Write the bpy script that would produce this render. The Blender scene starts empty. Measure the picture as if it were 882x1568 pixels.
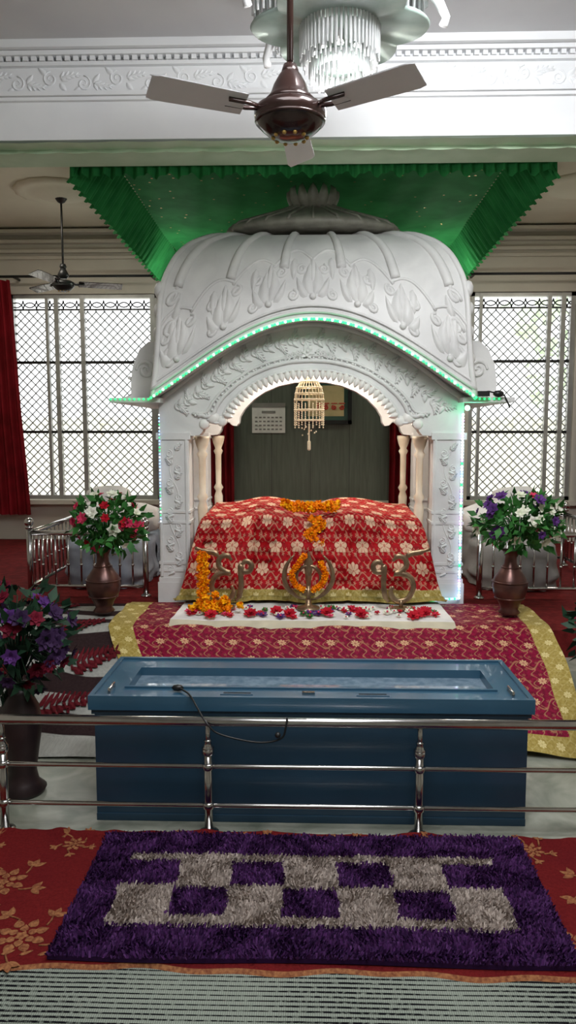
import bpy, math, random
from mathutils import Vector, Matrix, noise
random.seed(7)
pi=math.pi
sin,cos=math.sin,math.cos

# ------------------------------------------------------------ node helpers
class X:
    def __init__(s,nt,k): s.nt=nt; s.k=k
    def _m(s,op,b=None,c=None):
        n=s.nt.nodes.new('ShaderNodeMath'); n.operation=op
        for i,q in enumerate((s,b,c)):
            if q is None: continue
            if isinstance(q,X): s.nt.links.new(q.k,n.inputs[i])
            else: n.inputs[i].default_value=q
        return X(s.nt,n.outputs[0])
    def __add__(s,o): return s._m('ADD',o)
    def __sub__(s,o): return s._m('SUBTRACT',o)
    def __mul__(s,o): return s._m('MULTIPLY',o)
    def lt(s,o): return s._m('LESS_THAN',o)
    def gt(s,o): return s._m('GREATER_THAN',o)
    def mx(s,o): return s._m('MAXIMUM',o)
    def fr(s): return s._m('FRACT')
    def fl(s): return s._m('FLOOR')
    def sin(s): return s._m('SINE')
    def cos(s): return s._m('COSINE')
    def abs(s): return s._m('ABSOLUTE')
    def sq(s): return s._m('SQRT')
    def mod(s,o): return s._m('FLOORED_MODULO',o)
    def at2(s,o): return s._m('ARCTAN2',o)
def c4(c): return (c[0],c[1],c[2],1)
def newmat(name):
    m=bpy.data.materials.new(name); m.use_nodes=True
    nt=m.node_tree; b=nt.nodes['Principled BSDF']
    return m,nt,b
def tex(nt,kind='UV'):
    t=nt.nodes.new('ShaderNodeTexCoord')
    s=nt.nodes.new('ShaderNodeSeparateXYZ'); nt.links.new(t.outputs[kind],s.inputs[0])
    return X(nt,s.outputs[0]),X(nt,s.outputs[1]),X(nt,s.outputs[2]),t.outputs[kind]
def nz(nt,vec,scale,detail=4,dist=0):
    n=nt.nodes.new('ShaderNodeTexNoise'); n.inputs['Scale'].default_value=scale
    n.inputs['Detail'].default_value=detail; n.inputs['Distortion'].default_value=dist
    if vec is not None: nt.links.new(vec,n.inputs['Vector'])
    return X(nt,n.outputs[0])
def mix(nt,f,a,b):
    n=nt.nodes.new('ShaderNodeMix'); n.data_type='RGBA'
    if isinstance(f,X): nt.links.new(f.k,n.inputs[0])
    else: n.inputs[0].default_value=f
    for i,q in ((6,a),(7,b)):
        if isinstance(q,tuple): n.inputs[i].default_value=c4(q)
        else: nt.links.new(q,n.inputs[i])
    return n.outputs[2]
def ramp(nt,f,a,b):
    n=nt.nodes.new('ShaderNodeMapRange'); nt.links.new(f.k,n.inputs[0])
    n.inputs[1].default_value=a; n.inputs[2].default_value=b
    return X(nt,n.outputs[0])
def bump(nt,b,h,st=.3,d=.01):
    n=nt.nodes.new('ShaderNodeBump'); n.inputs['Strength'].default_value=st; n.inputs['Distance'].default_value=d
    nt.links.new(h.k,n.inputs['Height']); nt.links.new(n.outputs[0],b.inputs['Normal'])
def mat(name,col,rough=.5,metal=0,col2=None,ns=8,bs=0,bsc=60,em=None,es=0,trans=0,sheen=0,coat=0,lo=.35,hi=.65,dist=0,sp=None):
    m,nt,b=newmat(name)
    if col2 is None: col2=tuple(x*.82 for x in col)
    _,_,_,v=tex(nt,'Object')
    f=ramp(nt,nz(nt,v,ns,5,dist),lo,hi)
    nt.links.new(mix(nt,f,col2,col),b.inputs['Base Color'])
    b.inputs['Roughness'].default_value=rough; b.inputs['Metallic'].default_value=metal
    if bs: bump(nt,b,nz(nt,v,bsc,4),bs)
    if em: b.inputs['Emission Color'].default_value=c4(em); b.inputs['Emission Strength'].default_value=es
    b.inputs['Transmission Weight'].default_value=trans
    b.inputs['Coat Weight'].default_value=coat
    b.inputs['Sheen Weight'].default_value=sheen
    if sp is None: sp=.08 if (rough>=.6 and not metal) else .5
    b.inputs['Specular IOR Level'].default_value=sp
    return m

# ------------------------------------------------------------ mesh builder
class MB:
    def __init__(s): s.v=[];s.f=[];s.m=[];s.s=[];s.uv=[]
    def add(s,vs,fs,m=0,smooth=True,uvs=None):
        o=len(s.v); s.v+=[tuple(p) for p in vs]
        s.uv+= uvs if uvs else [(p[0],p[1]) for p in vs]
        for i,f in enumerate(fs):
            s.f.append(tuple(o+k for k in f)); s.m.append(m[i] if isinstance(m,list) else m); s.s.append(smooth)
    def box(s,a,b,m=0):
        x0,y0,z0=a;x1,y1,z1=b
        s.add([(x0,y0,z0),(x1,y0,z0),(x1,y1,z0),(x0,y1,z0),(x0,y0,z1),(x1,y0,z1),(x1,y1,z1),(x0,y1,z1)],
              [(0,3,2,1),(4,5,6,7),(0,1,5,4),(1,2,6,5),(2,3,7,6),(3,0,4,7)],m,False)
    def grid(s,fn,nu,nv,m=0,U=1,V=1,smooth=True):
        vs=[];uv=[]
        for j in range(nv+1):
            for i in range(nu+1):
                vs.append(tuple(fn(i/nu,j/nv))); uv.append((i/nu*U,j/nv*V))
        fs=[];ms=[]
        for j in range(nv):
            for i in range(nu):
                a=j*(nu+1)+i; fs.append((a,a+1,a+nu+2,a+nu+1))
                ms.append(m((i+.5)/nu,(j+.5)/nv) if callable(m) else m)
        s.add(vs,fs,ms,smooth,uv)
    def lathe(s,prof,c,seg=24,m=0,sx=1,sy=1,fn=None):
        vs=[]
        for r,z in prof:
            for i in range(seg):
                a=2*pi*i/seg; k=fn(a,z) if fn else 1
                vs.append((c[0]+r*k*cos(a)*sx,c[1]+r*k*sin(a)*sy,c[2]+z))
        n=len(prof); fs=[]
        for j in range(n-1):
            for i in range(seg):
                k=(i+1)%seg; fs.append((j*seg+i,j*seg+k,(j+1)*seg+k,(j+1)*seg+i))
        fs.append(tuple(range(seg))[::-1]); fs.append(tuple((n-1)*seg+i for i in range(seg)))
        s.add(vs,fs,m)
    def ball(s,c,r,m=0,seg=10,sx=1,sy=1,sz=1):
        n=max(4,seg//2)
        s.lathe([(max(1e-4,r*sin(pi*j/n)),-r*sz*cos(pi*j/n)) for j in range(n+1)],c,seg,m,sx,sy)
    def tube(s,pts,r,seg=8,m=0,closed=False,flat=1,fn=None):
        pts=[Vector(p) for p in pts]; n=len(pts); vs=[]
        prev=None
        for i,p in enumerate(pts):
            if closed: t=pts[(i+1)%n]-pts[i-1]
            else: t=pts[min(i+1,n-1)]-pts[max(i-1,0)]
            if t.length<1e-9: t=Vector((0,0,1))
            t.normalize()
            if fn is not None: nn=Vector(fn)
            elif prev is None: nn=Vector((0,1,0)) if abs(t.y)<.9 else Vector((1,0,0))
            else: nn=prev
            nn=nn-t*nn.dot(t)
            if nn.length<1e-6: nn=t.orthogonal()
            nn.normalize(); prev=nn; bb=t.cross(nn)
            rr=r[i] if isinstance(r,(list,tuple)) else r
            for k in range(seg):
                a=2*pi*k/seg; vs.append(p+nn*cos(a)*rr*flat+bb*sin(a)*rr)
        fs=[]
        for j in range(n if closed else n-1):
            for k in range(seg):
                l=(k+1)%seg; q=(j+1)%n
                fs.append((j*seg+k,j*seg+l,q*seg+l,q*seg+k))
        if not closed:
            fs.append(tuple(range(seg))[::-1]); fs.append(tuple((n-1)*seg+k for k in range(seg)))
        s.add(vs,fs,m)
    def obj(s,name,mats,parent=None,bevel=0):
        me=bpy.data.meshes.new(name); me.from_pydata(s.v,[],s.f)
        if not isinstance(mats,(list,tuple)): mats=[mats]
        for q in mats: me.materials.append(q)
        me.polygons.foreach_set('material_index',s.m); me.polygons.foreach_set('use_smooth',s.s)
        ul=me.uv_layers.new(name='UVMap')
        li=[0]*len(me.loops); me.loops.foreach_get('vertex_index',li)
        fl=[]
        for k in li: fl+=[s.uv[k][0],s.uv[k][1]]
        ul.data.foreach_set('uv',fl); me.update()
        o=bpy.data.objects.new(name,me); bpy.context.collection.objects.link(o)
        if parent: o.parent=parent
        if bevel:
            b=o.modifiers.new('bevel','BEVEL'); b.width=bevel; b.segments=2; b.limit_method='ANGLE'
        return o
def empty(name):
    o=bpy.data.objects.new(name,None); bpy.context.collection.objects.link(o); return o
def interp(keys,t):
    n=len(keys)
    if t<=keys[0][0]: return keys[0][1]
    if t>=keys[-1][0]: return keys[-1][1]
    for i in range(n-1):
        if t<=keys[i+1][0]: break
    x0,y0=keys[i];x1,y1=keys[i+1];h=x1-x0;u=(t-x0)/h
    sl=lambda a,b:(b[1]-a[1])/(b[0]-a[0])
    d=sl(keys[i],keys[i+1])
    m0=(sl(keys[i-1],keys[i])+d)/2 if i>0 else d
    m1=(sl(keys[i+1],keys[i+2])+d)/2 if i<n-2 else d
    return (2*u**3-3*u*u+1)*y0+(u**3-2*u*u+u)*h*m0+(-2*u**3+3*u*u)*y1+(u**3-u*u)*h*m1
def resample(P,n):
    L=[0]
    for a,b in zip(P,P[1:]): L.append(L[-1]+math.dist(a,b))
    out=[]
    for i in range(n+1):
        t=L[-1]*i/n; k=0
        while k<len(P)-2 and L[k+1]<t: k+=1
        u=(t-L[k])/max(1e-9,L[k+1]-L[k]); out.append(tuple(p+(q-p)*u for p,q in zip(P[k],P[k+1])))
    return out
def scroll(mb,M,cx,cy,r,d=1,ph=0,w=.008,m=0,turn=1.6):
    pts=[];rad=[]
    n=18
    for i in range(n+1):
        t=i/n; a=ph+d*t*turn*2*pi; q=r*(1-.85*t)
        pts.append(M(cx+q*cos(a),cy+q*sin(a),0)); rad.append(w*(.35+1.1*sin(pi*min(1,t+.15))+ (.5 if t>.9 else 0)))
    mb.tube(pts,rad,6,m)
def leaf(mb,M,cx,cy,ang,L,w,h=.012,m=0,curl=.0):
    vs=[];nu,nv=4,6
    for j in range(nv+1):
        t=j/nv; ww=w*sin(pi*(t**.7))**.8 if 0<t<1 else 0
        for i in range(nu+1):
            s=(i/nu-.5)*2
            a=t*L; b=s*ww/2+curl*t*t*L
            vs.append(M(cx+a*cos(ang)-b*sin(ang),cy+a*sin(ang)+b*cos(ang),h*(1-s*s)*(1 if 0<t<1 else 0)+(.004 if abs(s)<.1 else 0)))
    fs=[]
    for j in range(nv):
        for i in range(nu):
            a=j*(nu+1)+i; fs.append((a,a+1,a+nu+2,a+nu+1))
    mb.add(vs,fs,m)
def acanthus(mb,M,cx,cy,ang,L,w,h,m=0,curl=0):
    n=4
    for k in range(n):
        t=(k+.3)/n; bx=cx+L*t*cos(ang)-curl*t*t*L*sin(ang); by=cy+L*t*sin(ang)+curl*t*t*L*cos(ang)
        ll=w*(.95-.5*t)
        for sd in (1,-1): leaf(mb,M,bx,by,ang+sd*(.95-.3*t)+curl*t,ll,ll*.5,h*.8,m,curl=-.25*sd)
    leaf(mb,M,cx,cy,ang,L*1.12,w*.5,h*1.1,m,curl=curl)
def flower(mb,c,r,n,m=0,mc=None,rings=2,pet=6):
    n=Vector(n).normalized(); a=n.orthogonal().normalized(); b=n.cross(a); c=Vector(c)
    for k in range(rings):
        rr=r*(1-.33*k); lift=.25+.45*k
        for i in range(pet):
            th=2*pi*(i+.5*k)/pet+random.random()*.2
            d=a*cos(th)+b*sin(th); e=a*-sin(th)+b*cos(th)
            vs=[c,c+d*rr*.55+e*rr*.36+n*rr*lift*.5,c+d*rr+n*rr*lift*.8,c+d*rr*.55-e*rr*.36+n*rr*lift*.5]
            mb.add(vs,[(0,1,2,3)],m)
    if mc is not None: mb.ball(c+n*r*.3,r*.2,mc,6)
def pompon(mb,c,r,m=0,m2=1):
    for k in range(26):
        v=Vector((random.gauss(0,1),random.gauss(0,1),random.gauss(0,1))).normalized()
        e=v.orthogonal().normalized(); e=(Matrix.Rotation(random.random()*6,3,v)@e)
        p=Vector(c)+v*r*.6
        mb.add([p-e*r*.35,p+v*r*.5-e*r*.2+v.cross(e)*r*.15,p+v*r*.55+e*r*.2,p+e*r*.35],[(0,1,2,3)],m if random.random()<.6 else m2)
    mb.ball(c,r*.7,m,6)

# ------------------------------------------------------------ materials
marble=mat('white_marble',(.76,.755,.74),.42,col2=(.64,.635,.63),ns=4,bs=.1,bsc=30,dist=.6,sp=.3)
marble_w=mat('carved_marble_bright',(.88,.86,.82),.4,col2=(.78,.76,.72),ns=12)
cream=mat('cream_paint_stone',(.80,.70,.55),.45,col2=(.7,.58,.42),ns=9)
lotusm=mat('lotus_stone',(.30,.29,.24),.5,col2=(.21,.20,.17),ns=14)
wallm=mat('cream_wall_paint',(.62,.58,.50),.7,col2=(.56,.52,.45),ns=2,bs=.05)
whitep=mat('white_plaster',(.90,.91,.92),.6,col2=(.85,.86,.88),ns=3)
ceilm=mat('ceiling_paint',(.70,.70,.71),.7,col2=(.64,.64,.66),ns=2)
ceilb=mat('ceiling_cream',(.72,.66,.54),.7,col2=(.66,.60,.49),ns=2)
floorm=mat('floor_marble',(.36,.37,.31),.25,col2=(.17,.19,.15),ns=3,dist=1.5,lo=.3,hi=.6)
stagecarpet=mat('stage_red_carpet',(.15,.015,.015),.9,col2=(.09,.01,.01),ns=20,bs=.3)
green=mat('green_satin',(.035,.25,.07),.75,col2=(.022,.18,.05),ns=6)
palegreen=mat('pale_green_cloth',(.60,.73,.55),.65,col2=(.52,.66,.48),ns=6)
steel=mat('stainless_steel',(.55,.54,.53),.18,1,col2=(.48,.47,.46),ns=20)
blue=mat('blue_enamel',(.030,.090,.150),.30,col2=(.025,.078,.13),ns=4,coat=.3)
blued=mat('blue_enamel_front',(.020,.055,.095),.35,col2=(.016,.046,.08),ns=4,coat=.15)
bluein=mat('blue_tray_with_reflection',(.22,.29,.36),.08,col2=(.12,.18,.24),ns=30,coat=.9)  # tray floor colour made paler, its glossy reflection painted in
black=mat('black_slot',(.01,.01,.01),.6)
brown=mat('fan_brown_enamel',(.05,.024,.020),.22,.4,col2=(.035,.018,.016),coat=.5)
ivory=mat('fan_blade_white',(.92,.92,.93),.4,col2=(.88,.88,.89))
gold=mat('gold_trim',(.62,.42,.13),.35,.6,col2=(.5,.3,.08),ns=30)
brass=mat('aged_brass',(.38,.27,.16),.36,.8,col2=(.24,.16,.10),ns=20)
dark=mat('dark_iron',(.02,.02,.02),.4,.4)
copper=mat('copper_vase_brown',(.13,.055,.042),.3,.5,col2=(.065,.028,.024),ns=10)
darkvase=mat('dark_glazed_vase',(.035,.02,.02),.4,.2,col2=(.018,.010,.012),ns=10)
leafm=mat('leaf_green',(.05,.20,.04),.5,col2=(.02,.10,.02),ns=15,sp=.2)
leafd=mat('leaf_dark',(.02,.06,.03),.5,col2=(.012,.03,.018),ns=15,sp=.2)
fred=mat('petal_red',(.55,.015,.03),.6,col2=(.35,.008,.02),ns=15)
fpink=mat('petal_pink',(.75,.07,.16),.6,col2=(.55,.03,.09),ns=15)
fwhite=mat('petal_white',(.86,.84,.76),.6,col2=(.75,.78,.6),ns=15)
fpurp=mat('petal_purple',(.13,.045,.22),.6,col2=(.07,.025,.13),ns=15)
fdkp=mat('petal_dark_purple',(.06,.028,.085),.6,col2=(.03,.014,.045),ns=15)
fmaroon=mat('petal_maroon',(.18,.013,.03),.6,col2=(.10,.008,.018),ns=15)
morange=mat('marigold_orange',(.92,.27,.008),.6,col2=(.82,.18,.0),ns=20)
myellow=mat('marigold_yellow',(.98,.50,.015),.6,col2=(.92,.38,.0),ns=20)
curt=mat('maroon_curtain',(.22,.010,.016),.75,col2=(.13,.007,.009),ns=5)
woodp=mat('dark_wood',(.05,.025,.018),.5)
alu=mat('aluminium_frame',(.42,.42,.40),.4,.5)
grille=mat('painted_grille',(.40,.42,.41),.5,.2)
crystal=mat('crystal_glass',(.92,.93,.93),.15,0,col2=(.80,.82,.82),ns=30,trans=.35)
glassg=mat('frosted_flower_glass',(.36,.44,.40),.25,0,col2=(.28,.36,.32),ns=10,trans=.1)
whitecl=mat('white_cotton',(.80,.78,.76),.85,col2=(.70,.68,.66),ns=9,bs=.3,bsc=25)
bead=mat('pearl_bead',(.85,.72,.50),.3,.2,em=(1,.8,.5),es=.05)

def brocade(name,base,base2,au,s,rough=.6,vine=True,med=.21,back=.5,k=3.0,spr=.13):
    m,nt,b=newmat(name); u,v,_,vec=tex(nt)
    uu=u*(1/s); vv=v*(1/s)
    row=vv.fl().mod(2.0)
    fx=(uu+row*.5).fr()-.5; fy=vv.fr()-.5
    r=(fx*fx+fy*fy).sq(); a=fy.at2(fx)
    med_=r.lt((a*8.0).cos()*.028+med)
    petal=(a*8.0).cos().lt(-.75)*r.gt(.08)
    halo=r.lt((a*8.0).cos()*.03+(med+.045))
    core=r.lt(.05)
    u2=uu*k; v2=vv*k
    gx=(u2+v2.fl().mod(2.0)*.5).fr()-.5; gy=v2.fr()-.5
    r2=(gx*gx+gy*gy).sq(); a2=gy.at2(gx)
    sp=r2.lt((a2*5.0).cos()*.12+spr)
    # curling tendrils joining the sprigs
    w0=((uu*2*pi*2.0).sin()*.16+vv*2.0).fr()-.5
    w1=((vv*2*pi*2.0).sin()*.16+uu*2.0).fr()-.5
    tend=w0.abs().lt(.05).mx(w1.abs().lt(.05))
    if vine:
        w=((uu*2*pi).sin()*.22+vv-(nz(nt,vec,1.2/s,2)*.25)).fr()-.5
        vn=w.abs().lt(.045)
        w2=((vv*4*pi).sin()*.2+uu*2.0).fr()-.5
        vn=vn.mx(w2.abs().lt(.05))
    else: vn=tend
    n1=ramp(nt,nz(nt,vec,30/s*.2,3),.4,.6)
    bc=mix(nt,n1,base,base2)
    c=mix(nt,sp*back,bc,au); c=mix(nt,vn*.45,c,au)
    c=mix(nt,halo,c,bc)
    lite=tuple(min(1,q*1.15+.06) for q in au)
    c=mix(nt,med_*.92,c,lite); c=mix(nt,petal*med_*.6,c,bc); c=mix(nt,core*.6,c,base)
    nt.links.new(c,b.inputs['Base Color']); b.inputs['Roughness'].default_value=rough
    b.inputs['Specular IOR Level'].default_value=.12
    bump(nt,b,nz(nt,vec,60,3),.25)
    return m
redbro=brocade('red_gold_brocade',(.42,.005,.010),(.28,.004,.008),(.58,.38,.24),.155,vine=False,med=.26,back=.6,k=4.0,spr=.15)
pinkbro=brocade('magenta_gold_brocade',(.23,.004,.035),(.14,.003,.020),(.48,.28,.13),.14,back=.35,med=.16)
goldsilk=brocade('gold_silk_border',(.38,.29,.08),(.30,.22,.05),(.52,.43,.18),.10,vine=False,rough=.5)

def m_mat():
    m,nt,b=newmat('striped_woven_mat'); x,y,z,vec=tex(nt,'Object')
    wob=nz(nt,vec,3,2)*.006
    st=((y+wob)*(1/.0185)).fr()
    w=nz(nt,vec,1.6,2)
    line=st.lt(ramp(nt,w,.4,.6)*.3+.22)
    wv=((x*(2*pi/.006)).sin()*.5+.5)*((y*(2*pi/.005)).sin()*.25+.75)
    g=mix(nt,wv,(.17,.19,.16),(.32,.36,.31))
    c=mix(nt,line*ramp(nt,nz(nt,vec,90,2),.2,.5),g,(.006,.006,.008))
    nt.links.new(c,b.inputs['Base Color']); b.inputs['Roughness'].default_value=.9
    b.inputs['Specular IOR Level'].default_value=.05
    bump(nt,b,wv,.4,.004); return m
def m_zebra():
    m,nt,b=newmat('black_grey_wave_mat'); u,v,_,vec=tex(nt)
    w=nt.nodes.new('ShaderNodeTexWave'); w.inputs['Scale'].default_value=1.2; w.inputs['Distortion'].default_value=4.5
    w.inputs['Detail'].default_value=1; w.inputs['Detail Scale'].default_value=1.0; w.bands_direction='Y'
    nt.links.new(vec,w.inputs['Vector'])
    f=ramp(nt,X(nt,w.outputs['Fac']),.52,.58)
    n=nz(nt,vec,60,3)
    a=mix(nt,n,(.018,.010,.012),(.04,.024,.024)); c=mix(nt,n,(.24,.24,.225),(.42,.42,.39))
    nt.links.new(mix(nt,f,a,c),b.inputs['Base Color']); b.inputs['Roughness'].default_value=.9
    b.inputs['Specular IOR Level'].default_value=.05
    bump(nt,b,n,.4); return m
def m_panel():
    m,nt,b=newmat('grey_wood_panelling'); x,y,z,vec=tex(nt,'Object')
    sc=nt.nodes.new('ShaderNodeMapping'); sc.inputs['Scale'].default_value=(14,1,1.2); nt.links.new(vec,sc.inputs[0])
    n=nz(nt,sc.outputs[0],2.5,6,.5)
    c=mix(nt,ramp(nt,n,.3,.7),(.082,.098,.072),(.125,.14,.112))
    g=((x*(1/.40)).fr()-.5).abs().gt(.49)
    nt.links.new(mix(nt,g*.7,c,(.035,.04,.03)),b.inputs['Base Color']); b.inputs['Roughness'].default_value=.45
    return m
def m_carpet():
    m,nt,b=newmat('red_floral_carpet'); x,y,z,vec=tex(nt,'Object')
    n=nz(nt,vec,120,3); n2=nz(nt,vec,4,2)
    c=mix(nt,n,(.070,.006,.007),(.175,.016,.016)); c=mix(nt,ramp(nt,n2,.4,.7)*.4,c,(.07,.006,.010))
    nt.links.new(c,b.inputs['Base Color']); b.inputs['Roughness'].default_value=.95
    b.inputs['Specular IOR Level'].default_value=.03
    bump(nt,b,n,.6,.006); return m
matwoven=m_mat(); zebra=m_zebra(); panel=m_panel(); carpetm=m_carpet()
ochre=mat('carpet_ochre_yarn',(.32,.14,.06),.95,col2=(.17,.055,.028),ns=90,bs=.5,bsc=150)

# ------------------------------------------------------------ room shell
def boxo(name,a,b,m,bevel=0):
    q=MB(); q.box(a,b); return q.obj(name,m,bevel=bevel)
XW=3.7
boxo('floor',(-XW,-2.5,-.1),(XW,8.2,0),floorm)
boxo('wall_left',(-XW-.15,-2.5,0),(-XW,8.2,3.6),wallm)
boxo('wall_right',(XW,-2.5,0),(XW+.15,8.2,3.6),wallm)
boxo('wall_front',(-XW-.15,-2.65,0),(XW+.15,-2.5,3.6),wallm)
q=MB(); q.box((-XW-.15,-2.65,3.6),(XW+.15,4.5,3.7),0); q.box((-XW-.15,4.5,3.6),(XW+.15,8.2,3.7),1); q.obj('ceiling',[ceilm,ceilb])
WT,WS=2.96,.845
q=MB()
q.box((-XW,8.0,0),(XW,8.2,WS)); q.box((-XW,8.0,WT),(XW,8.2,3.6))
q.box((-XW,8.0,WS),(-3.12,8.2,WT)); q.box((-1.57,8.0,WS),(1.62,8.2,WT)); q.box((2.68,8.0,WS),(XW,8.2,WT))
q.obj('wall_back',wallm)
q=MB()
for z,d in ((3.30,.03),(3.36,.05),(3.45,.08),(3.54,.13)): q.box((-XW,8.0-d,z),(XW,8.0,z+.035))
q.obj('trim_1',wallm,bevel=.006)
q=MB(); q.box((-XW,7.9,.80),(XW,8.0,.845)); q.obj('trim_2',wallm)
# beam
q=MB(); q.box((-XW,4.3,3.12),(XW,4.7,3.6)); q.obj('ceiling_beam',whitep)
q=MB()
for z,d,h in ((3.56,.08,.04),(3.535,.05,.022),(3.49,.028,.02),(3.315,.022,.018),(3.335,.038,.022)):
    q.box((-XW,4.3-d,z),(XW,4.3,z+h))
i=-3.2
while i<3.2:
    q.box((i,4.3-.036,3.512),(i+.026,4.3,3.534)); i+=.045
Mb=lambda a,b,o:(a,4.299-o*.6,b)
i=-2.3;k=0
while i<2.35:
    d=1 if k%2 else -1
    scroll(q,Mb,i,3.42+.012*d,.040,d,pi*.5,.004)
    acanthus(q,Mb,i+.05,3.42+.01*d,.45*d,.10,.045,.010,curl=-.3*d); leaf(q,Mb,i+.05,3.41,-.9*d,.06,.03,.008); leaf(q,Mb,i-.02,3.42+.03*d,2.4*d,.06,.03,.008)
    i+=.18;k+=1
q.obj('trim_3',whitep)
q=MB()
def fs(u,v):
    x=-3.6+7.2*u; return (x,4.302+.395*v,3.112-.006*abs(sin(x*9))*(1-v))
q.grid(fs,240,6)
def fw(u,v):
    x=-3.6+7.2*u; w=abs(sin(x*pi/.2)); return (x,4.42-.03*w*(v),3.11-.030*v*(.45+.55*w))
q.grid(fw,360,3)
q.obj('soffit_cloth_valance',palegreen)

# ------------------------------------------------------------ canopy
q=MB()
YF,YB=4.74,7.5
def top(u,v):
    x=(-1.27+2.54*u); y=YF+(YB-YF)*v
    return (x,y,3.30-.07*v-.03*sin(pi*u)*sin(pi*v)+.006*sin(x*22+y*3))
q.grid(top,80,60)
def frill(P0,P1,out,zt0,zt1,dz,n):
    def f(u,v):
        x=P0[0]+(P1[0]-P0[0])*u; y=P0[1]+(P1[1]-P0[1])*u; z=zt0+(zt1-zt0)*u
        pl=.022*sin(u*n*2*pi)*(.3+.7*v); sc=abs(sin(u*n*.25*2*pi))*.035
        k=v*.18
        return (x+out[0]*(k+pl),y+out[1]*(.03*v+pl),z-(dz-sc)*v)
    q.grid(f,n*8,6)
frill((-1.27,YF),(-1.27,YB),(-1,0),3.30,3.23,.27,46)
frill((1.27,YF),(1.27,YB),(1,0),3.30,3.23,.27,46)
frill((-1.4,YB),(1.4,YB),(0,1),3.23,3.23,.25,44)
frill((-1.45,YF+.04),(1.45,YF+.04),(0,-1),3.27,3.27,.22,44)
for i in range(150):
    u,v=random.random(),random.random(); p=Vector(top(u,v)); flower(q,p-Vector((0,0,.006)),.010,(0,0,-1),1,rings=1,pet=5)
q.obj('green_cloth_canopy',[green,gold])
# ------------------------------------------------------------ stage
q=MB(); q.box((-XW+.005,4.35,0),(XW-.005,7.99,.42),0)
for k,(y,z) in enumerate(((3.85,.12),(4.10,.26))): q.box((-1.95,y,0),(1.95,4.35,z),1)
q.obj('stage_platform',[stagecarpet,floorm])
PR=resample([(4.93,.436),(4.36,.436),(4.30,.42),(3.66,.05),(3.60,.02)],60)
def drape(x,s,seed,amp=.012):
    y,z=PR[min(60,int(s*60+.5))]
    n=noise.noise(Vector((x*3.5,s*6,seed)))
    return (x,y-.3*amp*n,z+amp*(.6+n)*(1 if s>.05 else .3))
q=MB()
def f(u,v):
    xl=-1.17+.36*max(0,(v-.42)/.58)+.02*noise.noise(Vector((v*5,0,1))); xr=1.38+.03*noise.noise(Vector((v*4,3,1)))
    x=xl+(xr-xl)*u; p=drape(x,v,2.,.014)
    return (p[0],p[1]-(.10*max(0,u-.75)*4 if v>.9 else 0)*(v-.9)*10,p[2]+.006*sin(x*14)*v)
q.grid(f,160,60,lambda u,v:1 if (u<.055 or u>.95 or v>.94) else 0,U=2.55,V=1.5)
q.obj('magenta_brocade_floor_cloth',[pinkbro,goldsilk])
q=MB()
def f(u,v):
    x=-1.98+.98*u; p=drape(x,v,5.,.012); return (x,p[1]-(.12 if v>.98 else 0),p[2]-.012)
q.grid(f,60,60,0,U=.98,V=1.5)
Mz=lambda a,b,o:(lambda p:(p[0],p[1]-o*.5-.004,p[2]+o-.002))(drape(a,max(0,min(1,b)),5.,.012))
for (cx,cy,an) in ((-1.45,.45,.5),(-1.75,.72,.9),(-1.4,.85,.3),(-1.7,.2,.7),(-1.3,.65,.5)):
    for k in range(9):
        t=k/9; bx=cx+.28*t*cos(an); by=cy-.2*t*sin(an)
        for sd in (1,-1):
            L=.09*(1-t*.6)
            leaf(q,Mz,bx,by,-an+sd*.9,L,.025,.004,1)
q.obj('wave_pattern_mat',[zebra,mat('mat_maroon_leaf',(.12,.012,.018),.9)])
q=MB()
def f(u,v):
    x=-.80+1.62*u
    y=4.93-.62*v; z=.462+.006*noise.noise(Vector((x*6,v*5,3)))
    if v>.93: z-=.05*(v-.93)/.07*(.6+.4*abs(sin(x*12)))
    return (x+.03*(v)*(u-.5),y,z)
q.grid(f,120,24,lambda u,v:1 if v>.91 else 0,U=1.6,V=.6)
for i in range(90):
    x=random.uniform(-.74,.76); y=random.uniform(4.40,4.66)
    flower(q,(x,y,.474),random.uniform(.02,.038),(random.uniform(-.2,.2),-.3,1),random.choice((2,2,3,4,4,5,4,6)),3,pet=5)
q.obj('white_offering_cloth_with_petals',[whitecl,mat('cream_lace_trim',(.62,.56,.42),.7),fred,fpink,fwhite,fpurp,leafm])

# ------------------------------------------------------------ palki (canopied throne)
palki=empty('marble_palki_shrine')
def zarc(u): return 1.77+.474*cos(pi/2*max(-1,min(1,u)))
KW=[(0,1.0),(.12,.975),(.29,.955),(.61,.925),(.70,.895),(.81,.835),(.90,.74),(.97,.6),(1,.5)]
KY=[(0,4.80),(.29,4.79),(.61,4.84),(.81,4.98),(.90,5.12),(.97,5.32),(1,5.55)]
PX=.012
def R(u,h):
    z0=zarc(u); z=z0+(2.90-z0)*h
    hh=(z-1.77)/1.13
    return Vector((PX+u*interp(KW,hh),interp(KY,hh),z))
def hpar(v): return 1-(1-v)**1.6
q=MB()
q.grid(lambda u,v:R(u*2-1,hpar(v)),96,40)
q.grid(lambda u,v:(lambda p:(p.x,11.1-p.y,p.z))(R(1-u*2,hpar(v))),96,40)
for sg in (-1,1):
    def f(u,v):
        p=R(sg,hpar(v)); y=p.y+(11.1-2*p.y)*u
        return (p.x+sg*.05*sin(pi*u)*(1-v),y,p.z)
    q.grid((lambda u,v:f(1-u,v)) if sg<0 else f,24,30)
q.grid(lambda u,v:(PX+(u-.5)*1.0,5.54+.02*v,2.90),4,1)
q.grid(lambda u,v:(R(u*2-1,0).x,4.80+.25*v,zarc(u*2-1)),96,3)
for off,rr,dz in ((0,.018,0.0),(-.012,.012,.04),(-.006,.008,.075)):
    q.tube([R(i/60*2-1,0)+Vector((0,off,dz)) for i in range(61)],rr,8)
for sg in (-1,1): q.tube([R(sg,hpar(i/30)) for i in range(31)],.018,8)
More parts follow.
